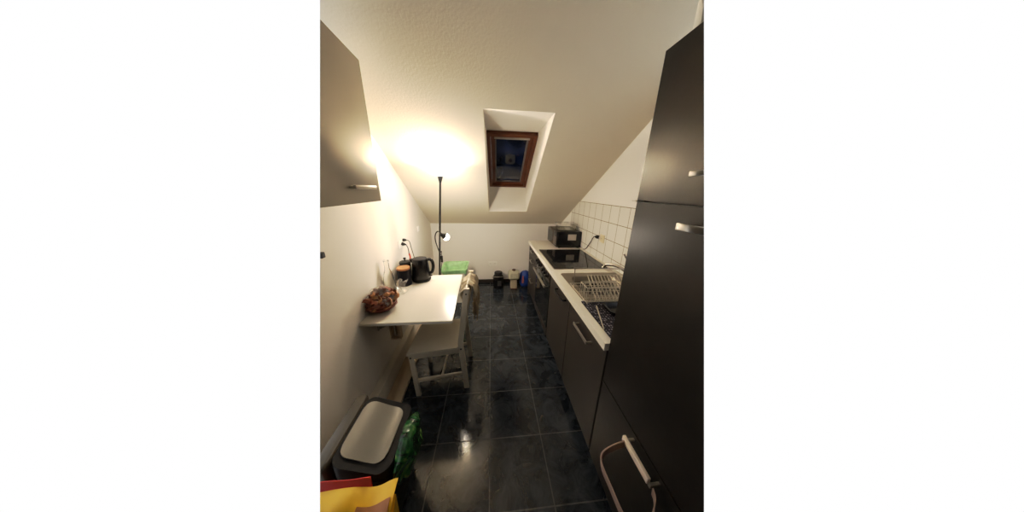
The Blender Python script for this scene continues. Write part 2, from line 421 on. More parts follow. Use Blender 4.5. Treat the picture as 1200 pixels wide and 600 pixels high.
# tall unit
t = thing('tall_cupboard', 'tall dark brown cupboard at the right end of the worktop', 'cupboard', (.87, .5, 0))
b = MB(); b.box(.592, XR, .2, .803, .10, 2.02); b.box(.64, XR, .2, .80, 0, .10); cc = section(b.build('carcass', 'dark_cab', t, flat=True))
for nm, z0, z1 in (('door', 1.552, 2.02), ('door', .655, 1.546), ('door', .105, .648)):
    b = MB(); b.box(XF, .59, .205, .80, z0, z1); d = section(b.build(nm, 'dark_cab', t, flat=True))
    if z0 > 1.5:
        h = bar_handle('handle', (XF, .565, 1.632), (XF, .40, 1.632), .030, d); section(h)
    elif z0 > .5:
        h = bar_handle('handle', (XF, .565, 1.489), (XF, .36, 1.489), .030, d, hh=.020); section(h)
    else:
        bar_handle('handle', (XF, .548, .622), (XF, .40, .622), .035, d, hh=.018)
b = MB(); b.box(.556, .60, .79, .812, 1.5465, 1.5515); b.build('hinge_plate', 'carcass', t)
# towel loop hanging out from the lower handle
cpts = [(.532, .535, .618), (.47, .522, .622), (.418, .506, .615), (.402, .478, .607), (.405, .42, .60), (.413, .35, .592), (.44, .325, .592), (.49, .338, .60), (.530, .372, .606), (.538, .395, .612)]
b = MB(); pts = bez(cpts, 6)
up = Vector((-.15, 0, 1)).normalized()
loopA = []; loopB = []
for i, p in enumerate(pts):
    tt = (pts[min(i+1, len(pts)-1)]-pts[max(i-1, 0)]).normalized(); sd = tt.cross(up).normalized()
    loopA.append([p+up*.018+sd*.0022, p+up*.018-sd*.0022, p-up*.018-sd*.0022, p-up*.018+sd*.0022])
b.loft(loopA); tl = thing('towel_loop', 'pale pinkish strap loop hooked on the lowest handle of the tall cupboard', 'strap', (.47, .43, .60))
MT['strap'] = mat('pale_strap', (.42, .30, .25, 1), .35, metal=.2)
MT['strap_bar'] = mat('cream_sleeve', (.78, .68, .58, 1), .4)
b.build('strap', 'strap', tl)
b = MB(); b.bar((.527, .548, .634), (.531, .410, .634), .013, .026, bev=.002); b.build('sleeve', 'strap_bar', tl)

# white pipe above the cupboard
b = MB(); b.tube([(.665, .775, 2.021), (.665, .775, 2.12), (.668, .778, 2.2), (.675, .79, 2.50)], [.030, .030, .032, .025], 20)
section(tag(b.build('vent_pipe', 'reveal', loc=(.665, .775, 2.021)), 'white pipe rising from the top of the tall dark cupboard', 'pipe'))

# base units
def base_unit(y0, y1, label, m='dark_cab2'):
    t = thing('base_cabinet', label, 'cabinet', ((XF+XR)/2, (y0+y1)/2, 0), 'base cabinets under the worktop')
    b = MB(); b.box(.592, XR-.002, y0+.001, y1-.001, .10, .829); b.box(.63, XR-.01, y0+.001, y1-.001, 0, .10); b.build('carcass', m, t)
    return t
t = base_unit(.806, 1.318, 'dark base cabinet next to the tall cupboard, with a pale bar handle')
b = MB(); b.box(XF, .59, .812, 1.313, .105, .822, .0015, 1); d = b.build('door', 'dark_cab2', t)
bar_handle('handle', (XF, 1.15, .752), (XF, .955, .752), .034, d, hh=.02)
t = base_unit(1.319, 1.838, 'dark base cabinet under the sink, with a black bow handle')
b = MB(); b.box(XF, .59, 1.322, 1.834, .105, .822, .0015, 1); d = b.build('door', 'dark_cab2', t)
b = MB(); b.tube(bez([(XF, 1.60, .775), (XF-.032, 1.59, .775), (XF-.034, 1.50, .775), (XF-.032, 1.41, .775), (XF, 1.40, .775)], 5), .007, 8); b.build('handle', 'black_pl', d)
t = base_unit(2.452, 2.985, 'dark base cabinet of drawers furthest from the camera, beyond the oven')
for k, (z0, z1) in enumerate(((.69, .822), (.40, .684), (.105, .394))):
    b = MB(); b.box(XF, .59, 2.455, 2.982, z0, z1, .0015, 1); d = b.build('drawer', 'dark_cab2', t)
    bar_handle('handle', (XF, 2.80, z1-.045), (XF, 2.64, z1-.045), .03, d)
b = MB(); b.box(XF, XR, 2.983, 3.0, 0, .829); b.build('side_panel', 'dark_cab2', t)
# oven
t = thing('oven', 'built-in black glass oven with knobs and a steel bar handle', 'oven', (.87, 2.145, 0))
b = MB(); b.box(.60, XR-.01, 1.842, 2.448, .10, .828); b.box(.63, XR-.01, 1.842, 2.448, 0, .10); b.build('body', 'gap', t)
b = MB(); b.box(.562, .60, 1.846, 2.444, .715, .826, .003); b.build('control_panel', 'fascia', t)
for k, y in enumerate((1.91, 1.99, 2.07, 2.22, 2.30, 2.38)):
    b = MB(); b.lathe([(0, -.002), (.024, -.002), (.024, .006), (.018, .010), (.016, .030), (.0, .032)], (.561, y, .772), 20, axis=(-1, 0, 0)); b.build('knob', 'black_pl', t)
b = MB(); b.box(.559, .5615, 2.115, 2.175, .752, .79, .0005, 1); b.build('timer_display', 'black_gl', t)
b = MB(); b.box(.565, .60, 1.846, 2.444, .20, .708, .003); d = b.build('door', 'oven_gl', t)
b = MB(); b.box(.5635, .566, 1.91, 2.38, .27, .60, .0008, 1); b.build('door_window', 'black_gl', d)
bar_handle('handle', (.565, 2.42, .665), (.565, 1.87, .665), .042, d, 'handle', hh=.024, d=.016)
b = MB(); b.box(.566, .60, 1.846, 2.444, .105, .195, .002); b.build('plinth_drawer', 'dark_cab2', t)

# worktop with the sink cut-out
b = MB(); hx0, hx1, hy0, hy1 = .655, 1.075, 1.265, 1.665; z0, z1 = .83, .872
x0, x1, y0, y1 = .55, XR-.009, .806, 3.0
for q in ((x0, hx0, y0, y1), (hx1, x1, y0, y1), (hx0, hx1, y0, hy0), (hx0, hx1, hy1, y1)): b.box(q[0], q[1], q[2], q[3], z0, z1)
bmesh.ops.remove_doubles(b.bm, verts=b.bm.verts[:], dist=1e-5)
tag(b.build('worktop', 'worktop', loc=(.55, .806, .83)), 'long cream worktop running along the right wall over the dark cabinets', 'worktop')
# upstand strip
b = MB(); b.box(XR-.03, XR-.009, .806, 2.54, .8725, .885, .004); tag(b.build('sealing_strip', 'worktop', loc=(XR-.02, .806, .873)), 'narrow pale sealing strip where the worktop meets the wall tiles', 'trim strip')

# hob
t = thing('ceramic_hob', 'flat black ceramic hob set into the worktop between microwave and sink', 'hob', (.86, 2.14, .873))
b = MB(); b.loft([rrect(.588, 1.125, 1.812, 2.482, .012, .8725), rrect(.588, 1.125, 1.812, 2.482, .012, .8775)]); b.build('frame', 'steel', t)
b = MB(); b.loft([rrect(.592, 1.121, 1.816, 2.478, .010, .8776), rrect(.592, 1.121, 1.816, 2.478, .010, .8805)]); g = b.build('glass_plate', 'black_gl', t)
MT['ringmark'] = mat('cooking_zone_print', (.035, .035, .037, 1), .2)
for cx, cy, r in ((.73, 2.31, .09), (.98, 2.31, .07), (.73, 1.98, .07), (.98, 1.98, .1)):
    b = MB(); b.lathe([(r, 0), (r, .0003), (r-.003, .0003), (r-.003, 0)], (cx, cy, .8805), 40); b.build('cooking_zone', 'ringmark', t)

# sink
t = thing('steel_sink', 'brushed steel inset sink with a rounded bowl under the dish rack', 'sink', (.87, 1.46, .873))
b = MB()
L0 = rrect(.615, 1.125, 1.225, 1.705, .02, .8735); L1 = rrect(.615, 1.125, 1.225, 1.705, .02, .877)
L2 = rrect(.668, 1.05, 1.285, 1.63, .07, .877); L3 = rrect(.672, 1.046, 1.289, 1.626, .068, .868); L4 = rrect(.69, 1.03, 1.305, 1.61, .06, .74); L5 = rrect(.72, 1.0, 1.335, 1.58, .04, .725)
b.loft([L0, L1, L2, L3, L4, L5], cap0=False); b.build('bowl', 'sink', t)
b = MB(); b.lathe([(.0, .002), (.03, .002), (.036, 0)], (.86, 1.46, .7255), 24); b.build('drain', 'chrome', t)
# faucet
t = thing('faucet', 'chrome mixer tap with a long spout lying over the back of the sink', 'tap', (1.09, 1.42, .877))
b = MB(); b.lathe([(0, 0), (.026, 0), (.026, .008), (.02, .014), (.02, .07), (.017, .085), (0, .09)], (1.09, 1.42, .877), 24); b.build('base', 'chrome', t)
b = MB(); b.tube(bez([(1.088, 1.43, .945), (1.06, 1.49, .985), (1.02, 1.56, 1.0), (.985, 1.62, .985), (.975, 1.64, .955)], 6), [.013]*24+[.015], 14); b.build('spout', 'chrome', t)
b = MB(); b.tube(bez([(1.09, 1.42, .955), (1.092, 1.43, .985), (1.065, 1.475, 1.07), (1.045, 1.50, 1.115)], 5), [.016, .014, .012, .010]+[.008]*12, 12); b.build('lever', 'chrome', t)

# dish rack
MT['wire'] = mat('cream_coated_wire', (.55, .49, .38, 1), .35, metal=.3)
t = thing('dish_rack', 'pale wire dish rack standing across the near side of the sink', 'dish rack', (.85, 1.28, .877))
x0, x1, ya, yb = .60, 1.04, 1.15, 1.43
b = MB(); r = .0032
zb = .905
b.tube([(x0, ya, zb), (x1, ya, zb), (x1, yb, zb), (x0, yb, zb)], r+.0008, 8, closed=True)
for k in range(3):
    y = ya+(yb-ya)*(k+.5)/3; b.tube([(x0, y, zb), (x1, y, zb)], r*.7, 6)
for x in (x0+.02, x1-.02):
    for y in (ya+.02, yb-.02): b.tube([(x, y, zb), (x, y, .8785)], .0045, 8)
b.build('base_frame', 'wire', t)
b = MB()
for k in range(16):
    x = x0+.075+(x1-x0-.075)*k/15
    b.tube([(x, ya+.01, zb+.004), (x+.012, 1.345, 1.005)], r, 6)
b.tube([(x0+.075, ya+.012, zb+.004), (x1, ya+.012, zb+.004)], r, 6); b.tube([(x0+.085, 1.345, 1.005), (x1+.02, 1.345, 1.005)], r, 6)
b.tube([(x0+.08, 1.25, .957), (x1+.01, 1.25, .957)], r*.8, 6)
b.build('plate_grid', 'wire', t)
b = MB()
b.tube([(x0, ya, 1.0), (x0+.25, ya, 1.0), (x0+.25, ya+.10, 1.0), (x0, ya+.10, 1.0)], r, 8, closed=True)
for k in range(9):
    x = x0+.25*k/8
    b.tube([(x, ya, 1.0), (x, ya, zb)], r*.8, 6); b.tube([(x, ya+.10, 1.0), (x, ya+.10, zb)], r*.8, 6)
for k in range(1, 4):
    y = ya+.1*k/4; b.tube([(x0, y, 1.0), (x0, y, zb)], r*.8, 6)
b.build('cutlery_basket', 'wire', t)
b = MB(); b.tube([(.62, 1.44, 1.025), (1.10, 1.40, 1.025)], .004, 8)
for x, y in ((.63, 1.439), (1.03, 1.406)): b.tube([(x, y, 1.025), (x, yb, zb)], .0035, 8)
b.build('back_rail', 'steel', t)

# drying mat, tray, stick
b = MB(); b.loft([rrect(.597, 1.13, .815, 1.21, .015, .8728), rrect(.595, 1.132, .813, 1.212, .015, .877), rrect(.60, 1.127, .818, 1.207, .015, .879)])
tag(b.build('drying_mat', 'drymat', loc=(.86, 1.0, .8725)), 'dark drying mat with pale speckled pattern on the near end of the worktop', 'mat')
t = thing('baking_tray', 'black shallow tray on the drying mat in front of the dish rack', 'tray', (.88, 1.07, .879))
b = MB(); b.loft([rrect(.71, 1.09, 1.02, 1.125, .02, .8795), rrect(.70, 1.10, 1.01, 1.135, .025, .905), rrect(.706, 1.094, 1.016, 1.129, .022, .905), rrect(.716, 1.084, 1.026, 1.119, .018, .884)]); b.build('dish', 'black_pl', t)
b = MB(); b.loft([rrect(.696, 1.104, 1.006, 1.139, .028, .905), rrect(.696, 1.104, 1.006, 1.139, .028, .908), rrect(.706, 1.094, 1.016, 1.129, .022, .908), rrect(.706, 1.094, 1.016, 1.129, .022, .905)], False, False); b.build('rim', 'black_pl', t)
b = MB(); b.tube([(.662, 1.125, .888), (.592, .90, .8835)], [.0045, .003], 8); tag(b.build('wooden_stick', 'wire', loc=(.63, 1.0, .88)), 'thin pale stick lying on the dark drying mat', 'stick')

# microwave, its front to the left
t = thing('microwave', 'small black microwave with a white sticker on its side, on the far worktop', 'microwave', (1.0, 2.78, .873))
b = MB(); b.box(.852, 1.158, 2.555, 3.0, .885, 1.088, .008); body = b.build('housing', 'black_pl', t)
for x in (.88, 1.13):
    for y in (2.59, 2.97): b = MB(); b.lathe([(0, 0), (.012, 0), (.014, .0135), (0, .0135)], (x, y, .8725), 12); b.build('foot', 'black_mt', t)
b = MB(); b.box(.832, .851, 2.72, 2.997, .888, 1.085, .004); d = b.build('door', 'fascia', t)
b = MB(); b.box(.8305, .833, 2.75, 2.97, .915, 1.06, .0008, 1); b.build('door_window', 'black_gl', d)
b = MB(); b.box(.832, .851, 2.558, 2.716, .888, 1.085, .004); cp = b.build('control_panel', 'black_pl', t)
for r_ in range(5):
    for c_ in range(3):
        b = MB(); y = 2.585+c_*.042; z = .905+r_*.024; b.box(.8295, .8325, y, y+.03, z, z+.014, .001, 1); b.build('button', 'button', cp)
b = MB(); b.box(.8295, .8325, 2.582, 2.70, 1.035, 1.065, .001, 1); b.build('display', 'black_gl', cp)
b = MB(); b.box(.975, 1.085, 2.5535, 2.5555, .978, 1.055, .0005, 1); b.build('sticker', 'label', t)
b = MB(); b.tube(bez([(1.16, 2.60, .90), (1.163, 2.5, .882), (1.155, 2.40, .91), (1.145, 2.28, 1.02), (1.135, 2.20, 1.10), (1.138, 2.15, 1.115)], 6), .0045, 8); cd = b.build('power_cord', 'black_mt', t)
b = MB(); b.lathe([(0, 0), (.019, 0), (.019, .02), (.011, .034), (.006, .04), (0, .04)], (1.158, 2.135, 1.112), 16, axis=(-.6, .35, .05)); b.build('plug', 'black_mt', cd)
# glass dish on top
t = thing('glass_dish', 'clear glass lidded dish sitting on top of the microwave', 'dish', (1.02, 2.76, 1.089))
b = MB(); b.loft([rrect(.90, 1.12, 2.66, 2.86, .03, 1.089), rrect(.885, 1.135, 2.645, 2.875, .04, 1.165), rrect(.889, 1.131, 2.649, 2.871, .038, 1.165), rrect(.904, 1.116, 2.664, 2.856, .028, 1.093)]); b.build('bowl', 'glass', t)
b = MB(); b.loft([rrect(.88, 1.14, 2.64, 2.88, .045, 1.166), rrect(.88, 1.14, 2.64, 2.88, .045, 1.172)]); b.loft([rrect(.98, 1.04, 2.73, 2.79, .02, 1.172), rrect(.985, 1.035, 2.735, 2.785, .02, 1.186)]); b.build('lid', 'film', t)

# socket on the tiles
def socket(name, label, c, axis, m='socket', w=.082, n=1, group=None):
    """square socket plate; axis = outward normal"""
    c = Vector(c); t = thing(name, label, 'socket', c, group)
    a = Vector(axis).normalized(); u = a.cross(Vector((0, 0, 1))).normalized()
    R_ = Matrix((u, a, Vector((0, 0, 1)))).transposed()
    W_ = w*n
    b = MB(); b.box(-W_/2, W_/2, 0, .009, -w/2, w/2, .003)
    for v in b.bm.verts: v.co = R_ @ v.co + c
    p = b.build('cover_plate', m, t)
    for k in range(n):
        cc = c + u*((k-(n-1)/2)*w)
        b = MB(); b.lathe([(.026, .010), (.026, .012), (.021, .012), (.019, .0095), (0, .0095)], cc, 24, axis=a); b.build('insert', m, p)
        for s_ in (-1, 1):
            b = MB(); b.lathe([(.003, .010), (.0, .010)], cc+u*s_*.008, 8, axis=a); b.build('pin_hole', 'black_mt', p)
    return t
socket('tile_socket', 'cream socket on the white wall tiles with the microwave plug beside it', (XR-.008, 2.06, 1.112), (-1, 0, 0))
# (the plug sits in the left insert: plate widened)
socket('wall_socket', 'white double socket on the end wall above the black canister', (.02, YE, .355), (0, -1, 0), 'wsocket', .075, 2)

# ================================================================== LEFT SIDE
# grey glossy wall cupboard
t = thing('wall_cupboard', 'glossy grey wall cupboard hanging high on the left wall', 'cupboard', (-.7, 1.0, 1.51))
b = MB(LEFT); b.box(.0, .247, .45, 1.262, 1.512, 2.135); section(b.build('carcass', 'carcass', t, flat=True))
b = MB(LEFT); b.box(.249, .268, .45, 1.262, 1.508, 2.137); d = section(b.build('door', 'grey_gloss', t, flat=True))
b = MB(LEFT)
b.bar((.292, 1.170, 1.578), (.292, .985, 1.578), .010, .016, bev=.002); b.bar((.268, 1.155, 1.578), (.292, 1.155, 1.578), .008); b.bar((.268, 1.0, 1.578), (.292, 1.0, 1.578), .008)
b.build('handle', 'handle', d)

# folding table
t = thing('drop_leaf_table', 'white folding table fixed to the left wall', 'table', (-.6, 1.68, .70))
b = MB(LEFT)
def tabtop():
    q = [(.001, 1.268), (.600, 1.268), (.600, 2.09), (.001, 2.09)]
    b.hexa([Vector((x, y, .702)) for x, y in q], [Vector((x, y, .722)) for x, y in q])
tabtop(); bmesh.ops.bevel(b.bm, geom=b.bm.edges[:], offset=.002, segments=2, affect='EDGES'); b.build('tabletop', 'white_lam', t)
for y in (1.50, 1.93):
    b = MB(LEFT); b.box(.0, .008, y-.03, y+.03, .52, .70, .001, 1); b.box(.0, .10, y-.03, y-.024, .56, .70); b.box(.0, .10, y+.024, y+.03, .56, .70); b.bar((.01, y, .53), (.35, y, .695), .02, .012); br_ = b.build('bracket', 'steel', t)
b = MB(LEFT); b.box(.078, .086, 1.485, 1.515, .425, .701, .001, 1); b.box(.150, .158, 1.485, 1.515, .425, .701, .001, 1); b.box(.078, .158, 1.515, 1.522, .425, .701, .001, 1); b.box(.078, .158, 1.485, 1.515, .425, .431); lg = b.build('support_leg', 'board', t)
b = MB(LEFT); b.box(.108, .122, 1.490, 1.514, .45, .70, .002); b.build('slide_bar', 'chrome', lg)

# chair facing the wall
ch = thing('dining_chair', 'white painted wooden chair pushed under the folding table, cloth over its back', 'chair', (-.40, 1.53, 0))
dy = .05
def CH(x, y, z):   # small skew so that the chair stands as it does
    return Vector((x, y + .13*(x+.6), z))
nf, ff = 1.335, 1.68
def leg(name, pts, w, d=.022):
    b = MB()
    loops = []
    for (x, y, z) in pts:
        c = CH(x, y, z); loops.append([c+Vector((sx_*w/2, sy_*d/2, 0)) for sx_, sy_ in ((-1, -1), (1, -1), (1, 1), (-1, 1))])
    b.loft(loops); bmesh.ops.bevel(b.bm, geom=[e for e in b.bm.edges], offset=.002, segments=1, affect='EDGES'); return b.build(name, 'white_paint', ch)
for y in (nf, ff):
    leg('leg', [(-.585, y, 0), (-.600, y, .405)], .034)
for y in (nf-.005, ff):
    leg('leg', [(-.212, y, 0), (-.238, y, .40), (-.240, y, .46), (-.176, y, .905)], .040)
for y in (nf, ff):
    b = MB(); b.bar(CH(-.588, y, .150), CH(-.222, y, .150), .016, .028, bev=.002); b.build('side_stretcher', 'white_paint', ch)
    b = MB(); b.bar(CH(-.595, y, .382), CH(-.242, y, .382), .018, .045, bev=.002); b.build('side_rail', 'white_paint', ch)
b = MB(); b.bar(CH(-.40, nf, .150), CH(-.40, ff, .150), .016, .022, bev=.002); b.build('cross_stretcher', 'white_paint', ch)
b = MB(); b.bar(CH(-.595, nf, .385), CH(-.595, ff, .385), .018, .04, bev=.002); b.build('front_rail', 'white_paint', ch)
b = MB(); q = [(-.622, nf-.022), (-.262, nf-.022), (-.262, nf+.02), (-.236, nf+.02), (-.236, ff-.02), (-.262, ff-.02), (-.262, ff+.02), (-.622, ff+.022)]
b.hexa([CH(x, y, .405) for x, y in q], [CH(x, y, .425) for x, y in q]); b.build('seat', 'white_paint', ch)
for z in (.60, .74, .865):
    x = -.24+.064*(z-.46)/.445
    b = MB(); b.box(-.008, .008, -.165, .165, -.026, .026, .003)
    for v in b.bm.verts: v.co = CH(v.co.x+x, v.co.y+(nf+ff)/2, v.co.z+z)
    b.build('back_slat', 'white_paint', ch)
for y in (nf-.018,):
    for (x, z) in ((-.600, .38), (-.240, .40), (-.182, .865)):
        b = MB(); b.lathe([(0, .004), (.006, .004), (.007, 0)], CH(x, y+.003, z), 12, axis=(0, -1, 0)); b.build('screw_cap', 'black_mt', ch)

# cloth over the back rest
def cloth(u, v):
    y = 1.415+.245*u; s = v*2-1                      # s<0 inside, s>0 outside
    import math as m
    w = .010*m.sin(u*19+v*3) + .007*m.sin(u*41+1+v*5)
    zt = .902+.010*m.sin(u*11)
    if s < 0: z = zt - .16*(-s)**1.1*(.8+.3*m.sin(u*6+1)); x = -.186-.038*min(1, -s*1.6)-abs(w)-.01*m.sin(s*9)
    else: z = zt - .24*s**1.1*(.85+.2*m.sin(u*5)); x = -.155+.038*min(1, s*2.2)-.02*s+abs(w)
    if abs(s) < .12: x = -.172+.14*s
    return CH(x, y, z)
t = thing('draped_cloth', 'beige cloth with fringes draped over the back of the white chair', 'cloth', (-.13, 1.6, .9))
b = MB(); b.grid(cloth, 44, 26); b.build('fabric', 'cloth', t, solid=.004)
random.seed(3)
b = MB()
for k in range(64):
    u = random.random(); y = 1.385+.25*u**1.3; x = -.135+random.uniform(-.012, .022); z0 = .80-random.random()*.06; z1 = .60+random.uniform(-.035, .06)
    b.tube([CH(x, y, z0), CH(x+.01, y+random.uniform(-.01, .01), (z0+z1)/2), CH(x+random.uniform(-.01, .012), y+random.uniform(-.015, .015), z1)], [.004, .004, .002], 5)
b.build('fringe', 'fringe', t)['kind'] = 'stuff'

# floor lamp
lx, ly = -.603, 2.13; LT = Vector((-.462, 2.13, 1.69)); LB = Vector((lx, ly, .02))
t = thing('floor_lamp', 'tall black floor lamp with glowing glass bowl and a small reading arm', 'floor lamp', (lx, ly, 0))
b = MB(); b.lathe([(0, 0), (.125, 0), (.128, .008), (.12, .018), (.03, .026), (.014, .04), (0, .04)], (lx, ly, 0), 36); b.build('base', 'black_mt', t)
ax = (LT-LB).normalized(); at = lambda z: LB + ax*((z-LB.z)/ax.z)
b = MB(); b.tube([LB, at(1.64)], .0095, 14); b.build('pole', 'black_mt', t)
b = MB(); b.lathe([(.0, 0), (.011, 0), (.012, .008), (.014, .012), (.027, .062), (.0, .062)], at(1.632), 24, axis=ax); b.build('cup', 'black_mt', t)
prof = [(.026, .0), (.06, .006), (.095, .022), (.122, .045), (.138, .072), (.1355, .073), (.119, .047), (.092, .025), (.058, .010), (.0, .004)]
bc = at(1.69)
b = MB(); b.lathe(prof, bc, 40, axis=(0, 0, 1)); b.build('bowl_shade', 'bowlglow', t)
# reading arm
pA = at(.93)
arm = bez([pA+Vector((.008, 0, 0)), pA+Vector((-.002, -.025, .06)), Vector((-.548, 2.10, 1.08)), Vector((-.545, 2.10, 1.145)), Vector((-.520, 2.10, 1.178)), Vector((-.490, 2.09, 1.165)), Vector((-.474, 2.085, 1.145))], 7)
b = MB(); b.tube(arm, .0055, 10); ra = b.build('reading_arm', 'black_mt', t)
hd = Vector((.68, .42, -.50)).normalized(); hc = Vector((-.492, 2.088, 1.152))
b = MB(); b.lathe([(0, -.004), (.012, -.002), (.018, .016), (.032, .048), (.030, .048), (.014, .014), (0, .010)], hc, 22, axis=hd); b.build('reading_shade', 'black_mt', ra)
bp_ = hc + hd*.062
b = MB(); b.lathe([(0, -.032)]+[(.032*math.sin(a*PI/10), -.032*math.cos(a*PI/10)) for a in range(1, 10)]+[(0, .032)], bp_, 20); b.build('bulb', 'bulb', ra)
b = MB(); pB = at(.885); b.box(-.010, .010, -.010, .010, -.035, .035, .004)
for v in b.bm.verts: v.co += pB+Vector((.022, -.004, 0))
b.build('switch', 'black_mt', t)
b = MB(); b.tube(bez([pA+Vector((.010, -.01, .02)), at(.97)+Vector((.018, -.006, 0)), pB+Vector((.022, -.004, .034))], 6), .003, 8)
b.tube(bez([pB+Vector((.022, -.004, -.03)), at(.75)+Vector((.014, 0, 0)), at(.4)+Vector((.013, 0, 0)), at(.06)+Vector((.014, .01, 0))], 6), .003, 8); b.build('cord', 'black_mt', t)

# kettle
kc = Vector((-.678, 1.975, .7225))
t = thing('electric_kettle', 'black electric kettle at the far end of the folding table', 'kettle', kc)
b = MB(); b.lathe([(0, 0), (.084, 0), (.086, .006), (.086, .018), (.078, .022), (0, .022)], kc, 36); b.build('power_base', 'black_pl', t)
b = MB(); b.lathe([(0, .023), (.080, .023), (.083, .03), (.082, .06), (.076, .14), (.070, .205), (.066, .215), (0, .215)], kc, 40)
b.hexa([kc+Vector(p) for p in ((-.060, -.022, .165), (-.060, .022, .165), (-.068, .006, .165), (-.068, -.006, .165))],
       [kc+Vector(p) for p in ((-.050, -.030, .213), (-.050, .030, .213), (-.094, .008, .217), (-.094, -.008, .217))])
b.build('jug', 'black_pl', t)
b = MB(); b.lathe([(.064, .2155), (.062, .222), (.03, .227), (0, .228)], kc, 36); b.build('lid', 'black_mt', t)
b = MB(); P_ = bez([kc+Vector(p) for p in ((.060, -.002, .205), (.095, -.004, .212), (.118, -.006, .185), (.120, -.006, .130), (.105, -.005, .085), (.078, -.002, .070))], 6)
b.tube(P_, [.014]*len(P_), 12); b.build('handle', 'black_pl', t)
b = MB(); b.bar(kc+Vector((.075, -.01, .055)), kc+Vector((.105, -.012, .050)), .018, .008, bev=.002); b.build('switch', 'black_mt', t)
b = MB(LEFT)
b.tube(bez([(.045, 2.205, 1.068), (.075, 2.19, 1.055), (.105, 2.14, .99), (.13, 2.11, .90), (.14, 2.09, .80), (.145, 2.05, .728)], 6), .0035, 8); cd = b.build('cord', 'black_mt', t)
# coffee jar etc
jc = Vector((-.795, 1.875, .7225))
t = thing('storage_jar', 'dark storage jar with a flat cork lid beside the kettle', 'jar', jc)
b = MB(); b.lathe([(0, 0), (.053, 0), (.056, .004), (.056, .146), (.053, .150), (0, .150)], jc, 36); b.build('jar_body', mat('dark_blue_black', (.006, .006, .012, 1), .45, spec=.25), t)
b = MB(); b.lathe([(0, .151), (.054, .151), (.056, .154), (.056, .168), (.054, .171), (0, .171)], jc, 36); b.build('lid', 'cork', t)
fc = Vector((-.822, 1.995, .7225))
t = thing('coffee_press', 'dark lidded glass coffee pot behind the cork-lidded jar', 'coffee pot', fc)
b = MB(); b.lathe([(0, 0), (.048, 0), (.05, .004), (.05, .165), (.048, .165), (.047, .006), (0, .006)], fc, 32); b.build('beaker', 'black_gl', t)
b = MB(); b.lathe([(.052, .166), (.053, .176), (.048, .186), (.012, .190), (.006, .192), (.006, .205), (.013, .210), (.012, .222), (0, .226)], fc, 32); b.build('lid', 'black_mt', t)
b = MB(); b.tube(bez([fc+Vector(p) for p in ((-.035, -.036, .155), (-.043, -.062, .145), (-.045, -.068, .09), (-.040, -.055, .04), (-.03, -.038, .03))], 5), .007, 8); b.build('handle', 'pine', t)
# wall socket with plugs and switch
socket('plug_socket', 'white socket on the left wall above the kettle with two plugs', (WL(2.13), 2.13, 1.04), (1, -.042, 0), 'wsocket', .08, 1)
t = thing('black_plug', 'black plug with red-tipped cord in the socket above the kettle', 'plug', (WL(2.15)+.03, 2.15, 1.04))
b = MB(LEFT); b.lathe([(0, 0), (.017, 0), (.017, .018), (.011, .032), (.005, .045), (0, .045)], (.011, 2.15, 1.045), 16, axis=(1, .1, -.35)); b.build('plug_body', 'black_mt', t)
b = MB(LEFT); b.tube(bez([(.052, 2.154, 1.03), (.07, 2.14, 1.0), (.085, 2.11, .95)], 5), .004, 8); b.build('cord', 'black_mt', t)
b = MB(LEFT); b.tube(bez([(.085, 2.11, .95), (.094, 2.10, .925), (.10, 2.07, .90), (.09, 2.03, .895)], 5), .0085, 8); b.build('cord_tip', 'red_pl', t)
b = MB(LEFT); b.lathe([(0, 0), (.016, 0), (.016, .016), (.01, .03), (.005, .036), (0, .036)], (.008, 2.205, 1.068), 16, axis=(1, 0, 0)); tag(b.build('kettle_plug', 'black_mt', loc=(WL(2.2)+.01, 2.205, 1.068)), 'black plug at the end of the kettle cord, right of the wall socket', 'plug')
b = MB(LEFT); b.box(0, .009, 2.745, 2.81, 1.05, 1.115, .002); tag(b.build('wall_switch', 'wsocket', loc=(WL(2.78), 2.78, 1.05)), 'small white wall switch behind the floor lamp', 'switch')
# glass bottle
gc = Vector((-.838, 1.68, .7225))
t = thing('glass_bottle', 'tall clear glass bottle against the left wall on the table', 'bottle', gc)
b = MB(); b.lathe([(0, 0), (.045, 0), (.048, .01), (.046, .11), (.030, .19), (.018, .23), (.017, .29), (.0205, .292), (.0205, .302), (.015, .302), (.015, .23), (.027, .188), (.042, .108), (.043, .012), (0, .006)], gc, 28); b.build('bottle_body', 'glass', t)
# clear packet between
random.seed(11)
b = MB(); b.grid(lambda u, v: Vector((-.765+.085*(u-.5)+.012*math.sin(v*9), 1.70+.03*math.sin(u*7)+.02*v, .7235+.125*v*(1-.35*abs(u-.5)))), 10, 10); b.jitter(.014, 22)
tag(b.build('plastic_packet', 'film', loc=(-.765, 1.70, .7235), solid=.001), 'crumpled clear plastic packet in front of the cork-lidded jar', 'packet')

